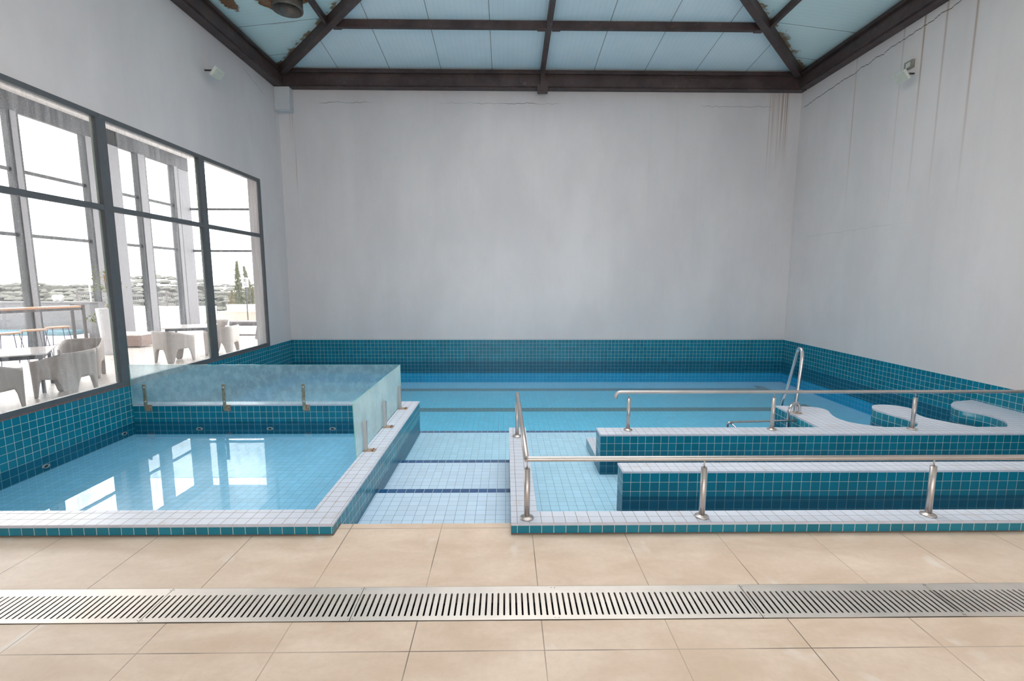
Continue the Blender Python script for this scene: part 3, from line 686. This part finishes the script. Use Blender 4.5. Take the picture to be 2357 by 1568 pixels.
slope_bar('purlin','dark purlin running toward the viewer on the left roof slope',(XL+tp,YB-tp-.06,zp),(XL+tp,YN+.05,zp),.075,.13)
slope_bar('purlin','dark purlin running toward the viewer on the right roof slope',(XR-tp,YB-tp-.06,zp),(XR-tp,YN+.05,zp),.075,.13)

# vent duct through the left slope
vx,vy=-4.25,10.13; zv=RB+SL*(vx-XL)
v=empty('vent_duct','round rusty metal vent duct poking down through the left roof slope','duct',(vx,vy,7.28)); org=(vx,vy,7.28)
b=MB(); n=28; 
b.lathe([(.284,7.28),(.290,7.31),(.284,7.34),(.284,zv+.04)],(vx,vy,0),n); b.f=b.f[:-2]; b.m=b.m[:-2]; b.uv=b.uv[:-2]; b.sm=b.sm[:-2]
i0=len(b.v); b.lathe([(.272,zv+.04),(.272,7.28)],(vx,vy,0),n); b.f=b.f[:-2]; b.m=b.m[:-2]; b.uv=b.uv[:-2]; b.sm=b.sm[:-2]
for k in range(n): k2=(k+1)%n; b.face((k,i0+n+k,i0+n+k2,k2))
M['duct']=plain('weathered_duct_metal',srgb(112,104,98),.5,.5,var=.3,scale=5); M['foam']=plain('torn_brown_insulation',srgb(158,120,92),.9,var=.5,scale=30,bump=1.)
at(b,org).obj('pipe',M['duct'],v)
b=MB(); rr=random.Random(3); ring=[]
for k in range(40):
    t=2*PI*k/40; r=.36+.10*rr.random()+(.22 if math.cos(t-PI*1.05)>.5 else 0); x=vx+r*math.cos(t); y=vy+r*math.sin(t)*.8; b.v.append((x,y,RB+SL*(x-XL)-.012-.03*rr.random()))
    b.v.append((vx+.28*math.cos(t),vy+.28*math.sin(t),RB+SL*(vx+.28*math.cos(t)-XL)-.07))
for k in range(40): k2=(k+1)%40; b.face((2*k,2*k2,2*k2+1,2*k+1),0,None,True)
q=at(b,org).obj('torn_insulation',M['foam'],v); q.modifiers.new('thick','SOLIDIFY').thickness=.015

# plaster box in the back left corner
b=MB(); b.box(XL+.001,-5.52,12.99,YB-.001,6.40,6.96); b.prism([(0,0)]*0 or [(XL+.001,12.99),(-5.52,12.99),(-5.52,YB-.001),(XL+.001,YB-.001)],6.37,6.40)
tag(bevel(b.obj('beam_seat_box',M['plaster']),.015),'boxed plaster block in the back left corner under the beams','box')

# ------------------------------------------------------------------ wall floodlights
M['lampw']=plain('white_lamp_housing',srgb(214,212,202),.4,var=.05); M['lampglass']=plain('lamp_front_glass',srgb(206,204,190),.15,var=.06); M['lampdark']=plain('dark_bracket',srgb(58,52,50),.5,.3)
def floodlight(org,side,label,box):
    l=empty('floodlight',label,'floodlight',org); s=side    # s=+1: wall at -x, lamp points +x
    R=Matrix.Rotation(-s*.0,3,'Z')@Matrix.Rotation(s*math.radians(60),3,'Y')
    b=MB(); b.beam((0,.0,0),(s*.16,0,.0),.035,.02); b.obj('bracket',M['lampdark'],l)
    hd=MB(); hd.obox((s*.24,0,-.06),(.20,.30,.05),Matrix.Rotation(-s*math.radians(52),3,'Y')); h=bevel(hd.obj('housing',M['lampw'],l),.012)
    n=Matrix.Rotation(-s*math.radians(52),3,'Y')@Vector((0,0,-1))
    q=MB(); q.obox(Vector((s*.24,0,-.06))+n*.027,(.165,.25,.006),Matrix.Rotation(-s*math.radians(52),3,'Y')); q.obj('front_glass',M['lampglass'],h)
    if box:
        j=MB(); j.box(-.005,.05,-.22,.02,.10,.25) if s>0 else j.box(-.05,.005,.0,.20,.12,.27); jb=bevel(j.obj('junction_box',M['lampdark'] if 0 else M['boxgrey'],l),.006)
        jj=MB(); jj.box(-.056,-.05,.05,.15,.15,.235); jj.obj('lid',M['lampw'],jb)
    return l
M['boxgrey']=plain('grey_box',srgb(140,140,134),.5)
floodlight((XL,10.10,6.16),1,'small white floodlight on the left wall above the window',False)
floodlight((XR,9.62,6.00),-1,'white floodlight with a grey junction box on the right wall',True)

exec_ext=True
# ------------------------------------------------------------------ terrace room beyond the window
M['terrace']=tile('pale_terrace_tile',srgb(214,208,202),srgb(190,184,178),module=.6,joint=.006,rough=.35,var=.03,bumpk=.05)
M['strip']=plain('pale_grey_strip',srgb(134,136,142),.5,var=.04); M['parapet']=plain('shaded_white_render',srgb(122,123,127),.8,var=.06,scale=2); M['render']=plain('white_render',srgb(222,220,220),.7,var=.04,scale=2); M['renderwarm']=plain('warm_render',srgb(214,196,186),.7,var=.04,scale=2)  # parapet: white render darkened in its colour to stand for shade
b=MB(); b.box(-45,XL-WT,-25,29.5,-.3,0); struct(b.obj('ground',M['terrace']),'pale paved terrace floor outside the window','floor')
b=MB(); b.box(XO,XL-WT,YN,YE,7.30,7.5); struct(b.obj('ceiling_terrace',M['render']),'white flat ceiling of the terrace room','ceiling')
b=MB(); b.box(XO-.2,XO,YN,8.6,0,7.3); b.box(XO-.2,XL-WT,YN-.2,YN,0,7.3)  # unseen walls added to cut the light falling on the tub chairs
struct(b.obj('wall_terrace_light_blocker',M['plaster']),'unseen plain wall added to shade the terrace room nearer the viewer','wall')
w2=group_empty_struct('window_2','tall grey framed outer glazing of the terrace room','window',(XO,15,0)); org=(XO,15,0)
def wp(b,name,mat): return at(b,org).obj(name,mat,w2)
wp(MB().box(XO-.06,XO+.06,8.6,YE,6.78,7.30),'head_beam',M['frame_out'])
posts=[(11.4,11.75),(14.19,14.54),(16.62,17.05),(18.89,19.41),(20.88,21.25)]
for a,c in posts:
    wp(MB().box(XO-.06,XO+.10,a,c,0,6.78),'outer_post',M['frame_out'])
    wp(MB().box(XO+.10,XO+.13,a+.09,c-.09,0,6.78),'cover_strip',M['strip'])
ys=[8.6]+[v for p in posts for v in p]+[YE]
for k in range(0,len(ys),2):
    a,c=ys[k],ys[k+1]
    if (a,c)==(17.05,18.89): a=18.15
    if c==YE: continue
    for z in (3.34,5.16): wp(MB().box(XO-.03,XO+.03,a,c,z-.05,z+.05),'rail_bar',M['frame_out'])
    q=MB(); q.v=[(XO,a,0.02),(XO,c,.02),(XO,c,6.78),(XO,a,6.78)]; q.face((0,1,2,3)); wp(q,'outer_pane',M['pane_out'])
for z in (3.34,5.16): wp(MB().box(XO,XL-WT,YE-.03,YE+.03,z-.05,z+.05),'rail_bar',M['frame_out'])
q=MB(); q.v=[(XO,YE,.02),(XL-WT,YE,.02),(XL-WT,YE,7.3),(XO,YE,7.3)]; q.face((0,1,2,3)); wp(q,'outer_pane',M['pane_out'])
b=MB(); b.box(XO-.35,XO+.06,17.05,18.15,0,7.3); struct(b.obj('pillar',M['strip']),'white pillar between the outer terrace windows','pillar')
b=MB(); b.box(XO-.35,XO+.02,21.25,22.05,0,7.3); struct(b.obj('pillar',M['strip']),'white corner pillar of the terrace room','pillar')

# tub chairs with arched legs
M['chair']=plain('grey_plastic_chair',srgb(186,180,176),.5,var=.05); M['tabletop']=plain('white_table_top',srgb(238,238,238),.10,var=.02); M['darkleg']=plain('dark_table_leg',srgb(92,98,106),.5)
def ss(a,b,x):
    t=max(0,min(1,(x-a)/(b-a))); return t*t*(3-2*t)
def make_chair():
    r=empty('tub_chair','','chair')
    N=72; rows=9; b=MB(); n=5.; hw=.335; hd=.375
    for k in range(N):
        t=2*PI*k/N; c,s=math.cos(t),math.sin(t)
        px=hw*math.copysign(abs(c)**(2/n),c); py=hd*math.copysign(abs(s)**(2/n),s)
        # back at -y, open front at +y
        zt=.66+.14*(1-ss(-.34,.30,py))
        front=ss(.345,.368,py)*(1-ss(.24,.29,abs(px))); zt=zt*(1-front)+.41*front
        side=min(abs(px)/hw,abs(py)/hd)    # 1 at corner, 0 at mid side
        zb=.34*(1-ss(.38,.74,side)) if side<.74 else 0.
        for i in range(rows):
            z=zb+(zt-zb)*i/(rows-1); fl=1+.05*(z/.8-.5); b.v.append((px*fl,py*fl,z))
    for k in range(N):
        k2=(k+1)%N
        for i in range(rows-1): b.face((k*rows+i,k2*rows+i,k2*rows+i+1,k*rows+i+1),0,None,True)
    o=b.obj('shell',M['chair'],r); m=o.modifiers.new('thick','SOLIDIFY'); m.thickness=.028; m.offset=-1
    b=MB(); P=[]
    for k in range(32):
        t=2*PI*k/32; c,s=math.cos(t),math.sin(t); P.append((.295*math.copysign(abs(c)**.4,c),.335*math.copysign(abs(s)**.4,s)))
    b.prism(P,.39,.425); b.obj('seat',M['chair'],r)
    return r
ch=make_chair()
R_=math.radians
chairs=[((-7.94,8.60,0),R_(92),'grey plastic tub chair nearest the first big pane, high back toward the pool'),
 ((-8.12,7.42,0),R_(2),'grey plastic tub chair cut off at the left edge beside its twin'),
 ((-8.98,10.16,0),R_(-150),'grey tub chair on the far side of the nearer white table'),
 ((-8.44,12.20,0),R_(-20),'grey plastic tub chair seen through the middle pane, corner toward the pool'),
 ((-7.93,13.40,0),R_(96),'grey plastic tub chair half behind the mullion, in the last pane'),
 ((-9.05,15.05,0),R_(-155),'grey tub chair on the far side of the farther white table')]
for i,(p,rz,lb) in enumerate(chairs): relabel(ch if i==0 else copy_tree(ch),p,rz,lb,'grey tub chairs outside the window')
def table(org,rz,sx,sy,label):
    t=empty('cafe_table',label,'table',org,rz,'white cafe tables outside the window')
    bevel(MB().box(-sx/2,sx/2,-sy/2,sy/2,.715,.74).obj('tabletop',M['tabletop'],t),.006)
    MB().box(-sx/2+.06,sx/2-.06,-sy/2+.06,sy/2-.06,.64,.714).obj('apron',M['darkleg'],t)
    for x in (-1,1):
        for y in (-1,1): MB().box(x*(sx/2-.1)-.025,x*(sx/2-.1)+.025,y*(sy/2-.1)-.025,y*(sy/2-.1)+.025,0,.64).obj('leg',M['darkleg'],t)
table((-9.20,8.86,0),math.radians(37),1.20,1.27,'white topped table behind the nearest tub chairs')
table((-9.12,13.95,0),math.radians(22),1.15,1.15,'white topped table seen through the middle pane')

# tall planter with a climbing plant
M['pot']=plain('white_planter',srgb(224,226,232),.35,var=.03); M['leafg']=plain('green_leaves',srgb(120,134,52),.5,var=.3,scale=60); M['stem']=plain('brown_stem',srgb(150,112,86),.8)
def leaves(b,cs,rng,n,size):
    for _ in range(n):
        c,r=rng.choice(cs); p=Vector(c)+Vector((rng.gauss(0,r),rng.gauss(0,r),rng.gauss(0,r*1.2)))
        R=Matrix.Rotation(rng.random()*6.28,3,'Z')@Matrix.Rotation(rng.uniform(-1.2,1.2),3,'X'); s_=size*rng.uniform(.6,1.3); i=len(b.v)
        for x,y,z in ((0,-1,0),(.55,-.2,.12),(.35,.6,.06),(0,1,-.1),(-.35,.6,.06),(-.55,-.2,.12)): b.v.append(tuple(p+R@Vector((x,y,z))*s_))
        b.face((i,i+1,i+2,i+3)); b.face((i,i+3,i+4,i+5))
org=(-11.0,13.42,0)
p=empty('potted_plant','tall white tapered planter with a leafy climbing plant','potted plant',org)
b=MB(); b.lathe([(.0,.0),(.19,.0),(.20,.02),(.285,1.26),(.275,1.28),(.255,1.28),(.25,1.2),(0,1.2)],n=32); b.obj('planter',M['pot'],p)
rng=random.Random(5); b=MB(); leaves(b,[((-.02,0,1.95),.11),((.02,.02,2.1),.12),((-.05,0,2.25),.10),((.0,0,1.75),.09),((.06,.0,1.5),.07),((.10,.05,1.32),.08),((-.28,-.05,2.15),.08),((-.22,0,1.85),.07),((.22,.1,2.0),.08),((.18,.12,1.12),.07),((-.36,-.1,.98),.05),((.12,0,1.68),.06)],rng,430,.032); b.obj('foliage',M['leafg'],p)
b=MB(); b.tube([(.02,0,1.2),(.05,.01,1.45),(0,0,1.8),(-.02,0,2.2)],.016,8); b.tube([(-.02,.02,1.2),(.03,.0,1.55),(.05,0,1.9)],.012,8); b.obj('stem',M['stem'],p)

# bar table and stools
M['wood']=plain('warm_wood',srgb(196,152,120),.45,var=.12,scale=6); M['darkmetal']=plain('dark_metal',srgb(92,90,92),.5,.3); M['wire']=plain('blue_black_wire',srgb(62,66,110),.4,.3)
A=Vector((-12.72,14.45,0)); Bv=Vector((-13.45,12.6,0)); ax=(Bv-A).normalized(); an=math.atan2(ax.y,ax.x)
t=empty('bar_table','long high wooden bar table with a dark metal frame','bar table',tuple(A),an)
L=3.4; Wd=.55
bevel(MB().box(0,L,-Wd/2,Wd/2,1.25,1.30).obj('tabletop',M['wood'],t),.006)
MB().box(0,L,Wd/2-.04,Wd/2,1.18,1.25).box(0,L,-Wd/2,-Wd/2+.04,1.18,1.25).obj('apron',M['darkmetal'],t)
for x in (.03,L-.05):
    for y in (-1,1): MB().box(x-.03,x+.03,y*(Wd/2)-.03,y*(Wd/2)+.03,0,1.33).obj('leg',M['darkmetal'],t)
MB().box(0,.05,-Wd/2,Wd/2,1.31,1.34).obj('end_bar',M['darkmetal'],t)
def make_stool():
    r=empty('bar_stool','','stool')
    b=MB(); P=[]
    for k in range(28):
        tt=2*PI*k/28; c,s=math.cos(tt),math.sin(tt); P.append((.235*math.copysign(abs(c)**.55,c),.19*math.copysign(abs(s)**.55,s)))
    b.prism(P,.765,.80); bevel(b.obj('seat',M['wood'],r),.01)
    for x in (-1,1):
        for y in (-1,1): MB().tube([(x*.17,y*.12,.766),(x*.25,y*.2,0)],.008,8).obj('leg',M['wire'],r)
    MB().tube([(.215,.17,.3),(-.215,.17,.3),(-.215,-.17,.3),(.215,-.17,.3),(.215,.17,.3)],.006,6).obj('foot_ring',M['wire'],r)
    return r
st=make_stool()
for i,(pt,lb) in enumerate((((-12.15,13.10,0),'wooden bar stool nearest the end of the bar table'),((-12.05,12.33,0),'wooden bar stool between its two neighbours at the bar table'),((-11.98,11.60,0),'wooden bar stool at the left edge of the view'))):
    relabel(st if i==0 else copy_tree(st),pt,an+PI/2*0,lb,'wooden wire-legged stools at the bar table')

# parapet, bench, globe lamps outside
b=MB(); b.box(-40,-13.85,16.5,16.75,0,1.27,0); b.box(-40,-13.83,16.46,16.79,1.27,1.31,0); struct(b.obj('wall_parapet',M['parapet']),'white rendered parapet behind the cushioned bench','wall')
t=empty('bench','white built bench with teal cushions along the parapet','bench',(-16.,16.0,0)); org=(-16.,16.,0)
at(MB().box(-20,-14.2,15.75,16.44,0,.24),org).obj('base',M['render'],t); M['cush']=plain('teal_cushion',srgb(92,130,144),.9,var=.1)
for k in range(3): bevel(at(MB().box(-20+1.9*k+.05,-20+1.9*(k+1),15.72,16.4,.24,.38),org).obj('cushion',M['cush'],t),.05,3)
M['globe']=plain('white_globe',srgb(240,240,240),.3,var=.02)
for x,lb in ((-15.36,'left white globe lamp on the parapet'),(-15.17,'right white globe lamp on the parapet')):
    b=MB(); b.lathe([(.0,0.),(.04,.0),(.05,.03),(.085,.09),(.095,.15),(.07,.22),(.0,.245)],(x,16.6,1.31),20); tag(b.obj('globe_lamp',M['globe']),lb,'lamp','globe lamps on the parapet')

# low garden walls, fence, lounge box, picnic bench
def lowwall(x0,x1,y0,y1,h,lb,m='render'):
    b=MB(); b.box(x0,x1,y0,y1,0,h-.05); b.box(x0-.02,x1+.02,y0-.03,y1+.02,h-.05,h); struct(b.obj('garden_wall',M[m]),lb,'wall')
lowwall(-19.5,-14.6,24.,24.4,.74,'white garden wall below the fence in the middle pane')
lowwall(-19.,-14.3,19.5,20.3,.35,'low white planter wall in the middle pane')
lowwall(-14.3,-9.,24.,24.4,.50,'low pinkish wall in the last pane','renderwarm')
lowwall(-15.,-9.5,26.,26.5,.72,'white planter wall under the cypresses')
fz=empty('fence','thin metal fence on the white garden wall','fence',(-17.5,24.2,.74)); org=(-17.5,24.2,.74)
xs=[-21.3,-18.75,-17.6,-16.9,-16.1,-14.7]
for x in xs: at(MB().box(x-.03,x+.03,24.17,24.23,.74,1.50),org).obj('fence_post',M['darkmetal'],fz)
at(MB().box(-21.3,-14.7,24.18,24.22,1.38,1.42),org).obj('fence_rail',M['darkmetal'],fz)
b=MB(); x=-21.3
while x<-14.7: b.box(x-.006,x+.006,24.19,24.21,.76,1.38); x+=.1
at(b,org).obj('fence_bars',M['darkmetal'],fz)
M['wicker']=plain('brown_wicker',srgb(150,130,122),.8,var=.3,scale=50)
t=empty('ottoman','low brown wicker seat with a white cushion behind the tub chair','seat',(-11.55,14.95,0))
MB().box(-.55,.45,-.3,.3,.04,.36).obj('base',M['wicker'],t); bevel(MB().box(-.55,.45,-.32,.3,.36,.44).obj('cushion',M['tabletop'],t),.03,3)
t=empty('picnic_bench','dark bench with splayed plank legs by the last pane','bench',(-9.1,17.1,0)); M['greyw']=plain('grey_wood',srgb(124,122,126),.7,var=.15)
MB().box(-1.1,.75,-.3,.3,.56,.61).obj('top',M['greyw'],t); MB().box(-1.1,.68,-.03,.03,.44,.56).obj('apron',M['greyw'],t)
for x in (-.9,.35):
    for s in (-1,1): MB().beam((x,0.02*s,.56),(x,.26*s,0),.16,.06,up=(1,0,0)).obj('leg',M['greyw'],t)
MB().box(-.9,.75,-.02,.02,.08,.14).obj('stretcher',M['greyw'],t)

# cypresses, bushes, sign, street lamp
M['cyp']=plain('olive_conifer',srgb(84,90,62),.9,var=.35,scale=8); M['bush']=plain('olive_bush',srgb(112,108,84),.9,var=.3,scale=8)
def conifer(name,label,base,h,r,seed,lean=0.,mat='cyp',n=2000,cat='tree'):
    rg=random.Random(seed); t=empty(name,label,cat,base); b=MB()
    for _ in range(n):
        u=rg.random()**.8; z=h*u; rad=r*min(1,(1-u)**.8+.03)*min(1,.45+3.*u)*(.82+.18*math.sin(17*u+seed+3*math.sin(a_:=rg.random()*6.28)))*rg.uniform(.25,1.08)+.01; a=a_
        p=Vector((rad*math.cos(a)+lean*u*u,rad*math.sin(a),z)); s_=.058*rg.uniform(.6,1.4)
        R=Matrix.Rotation(a,3,'Z')@Matrix.Rotation(rg.uniform(-.6,.6),3,'Y'); i=len(b.v)
        for q in ((0,-.5,0),(.35,0,.5),(0,.5,0),(0.05,0,1.5)): b.v.append(tuple(p+R@Vector(q)*s_))
        b.face((i,i+1,i+3)); b.face((i+1,i+2,i+3)); b.face((i,i+3,i+2))
    b.obj('crown',M[mat],t); MB().tube([(0,0,0),(lean*.3,0,h*.6)],[.05,.02],8).obj('trunk',M['stem'],t)
conifer('cypress','tall narrow cypress behind the white planter wall',(-15.3,27.8,0),3.05,.42,1)
conifer('cypress','leaning narrow cypress beside the wall jamb',(-14.4,27.3,0),2.75,.36,2,lean=-.25)
conifer('bush','loose olive bush between the two cypresses',(-14.85,28.5,0),1.6,.6,4,0,'bush',700,'bush')
conifer('bush','small green bush left of the tall cypress',(-16.2,28.7,0),1.4,.55,6,0,'bush',500,'bush')
sg=empty('parking_sign','small white sign with a circled letter E on a thin post','sign',(-12.42,23.2,0)); org=(0,0,0)
MB().box(-.02,.02,.0,.03,0,1.75).obj('sign_post',M['darkmetal'],sg)
pl=MB().box(-.15,.15,-.02,-.004,1.70,2.16).obj('sign_plate',M['tabletop'],sg)
M['ink']=plain('grey_ink',srgb(70,74,84),.6)
b=MB(); n=28; c0=(0,-.024,2.03)
for k in range(n):
    for r in (.085,.072): b.v.append((r*math.cos(2*PI*k/n),-.023,2.03+r*math.sin(2*PI*k/n)))
for k in range(n): k2=(k+1)%n; b.face((2*k,2*k2,2*k2+1,2*k+1))
for x0,x1,z0,z1 in ((-.035,-.015,1.98,2.08),(-.015,.035,2.063,2.08),(-.015,.028,2.022,2.038),(-.015,.035,1.98,1.997)): b.box(x0,x1,-.0235,-.021,z0,z1)
for z0,w_ in ((1.86,.10),(1.82,.08),(1.78,.10)): b.box(-w_,w_,-.0235,-.021,z0,z0+.014)
b.obj('letter',M['ink'],pl)
M['pale_metal']=plain('pale_galvanised_metal',srgb(190,192,196),.5,.2)
s2=empty('street_lamp','thin curved street lamp far beyond the terrace','street lamp',(-51.2,60,-6)); b=MB(); b.tube([(0,0,0),(0,0,16.5),(-.2,0,17.6),(-.9,0,18.4),(-1.6,0,18.6)],[.1,.08,.07,.06,.05],10); b.obj('pole',M['pale_metal'],s2)
MB().obox((-2.0,0,18.6),(1.1,.35,.14),0).obj('lamp_head',M['pale_metal'],s2)

# wooded hill far away, with haze put into its grey colour
M['hill']=plain('haze_grey_woodland',srgb(92,94,88),.95,var=.06,scale=.25)
b=MB(); rg=random.Random(11)
def blob(c,r):
    i=len(b.v); nu,nv=9,5
    for a in range(nv+1):
        th=PI*.5*a/nv
        for k in range(nu):
            t=2*PI*k/nu; rr_=r*rg.uniform(.82,1.12); b.v.append((c[0]+rr_*math.cos(t)*math.sin(th),c[1]+rr_*math.sin(t)*math.sin(th),c[2]+rr_*.5*math.cos(th)))
    for a in range(nv):
        for k in range(nu): k2=(k+1)%nu; b.face((i+a*nu+k,i+(a+1)*nu+k,i+(a+1)*nu+k2,i+a*nu+k2),0,None,True)
for row,(yy,zz) in enumerate(((124,.6),(121,-.4),(118,-1.4),(115,-2.4),(112,-3.4),(109,-4.4),(106,-5.4))):
    x=-165.
    while x<-40:
        h=1.0*math.sin(x*.07+1)+.6*math.sin(x*.19)+(-.9 if x>-75 else 0)
        blob((x,yy+rg.uniform(-1.5,1.5),zz+h+.3+rg.uniform(-.35,.35)),rg.uniform(.7,1.35)); x+=rg.uniform(.5,1.0)
b.box(-260,-20,104,130,-60,-5.6); b.box(-260,-20,111,130,-60,-3.2); b.box(-260,-20,117,130,-60,-1.3); b.box(-260,-78,122,130,-60,.3)
o=b.obj('woodland',M['hill']); o['kind']='stuff'; tag(o,'hazy pale wooded hillside far beyond the terrace','trees')
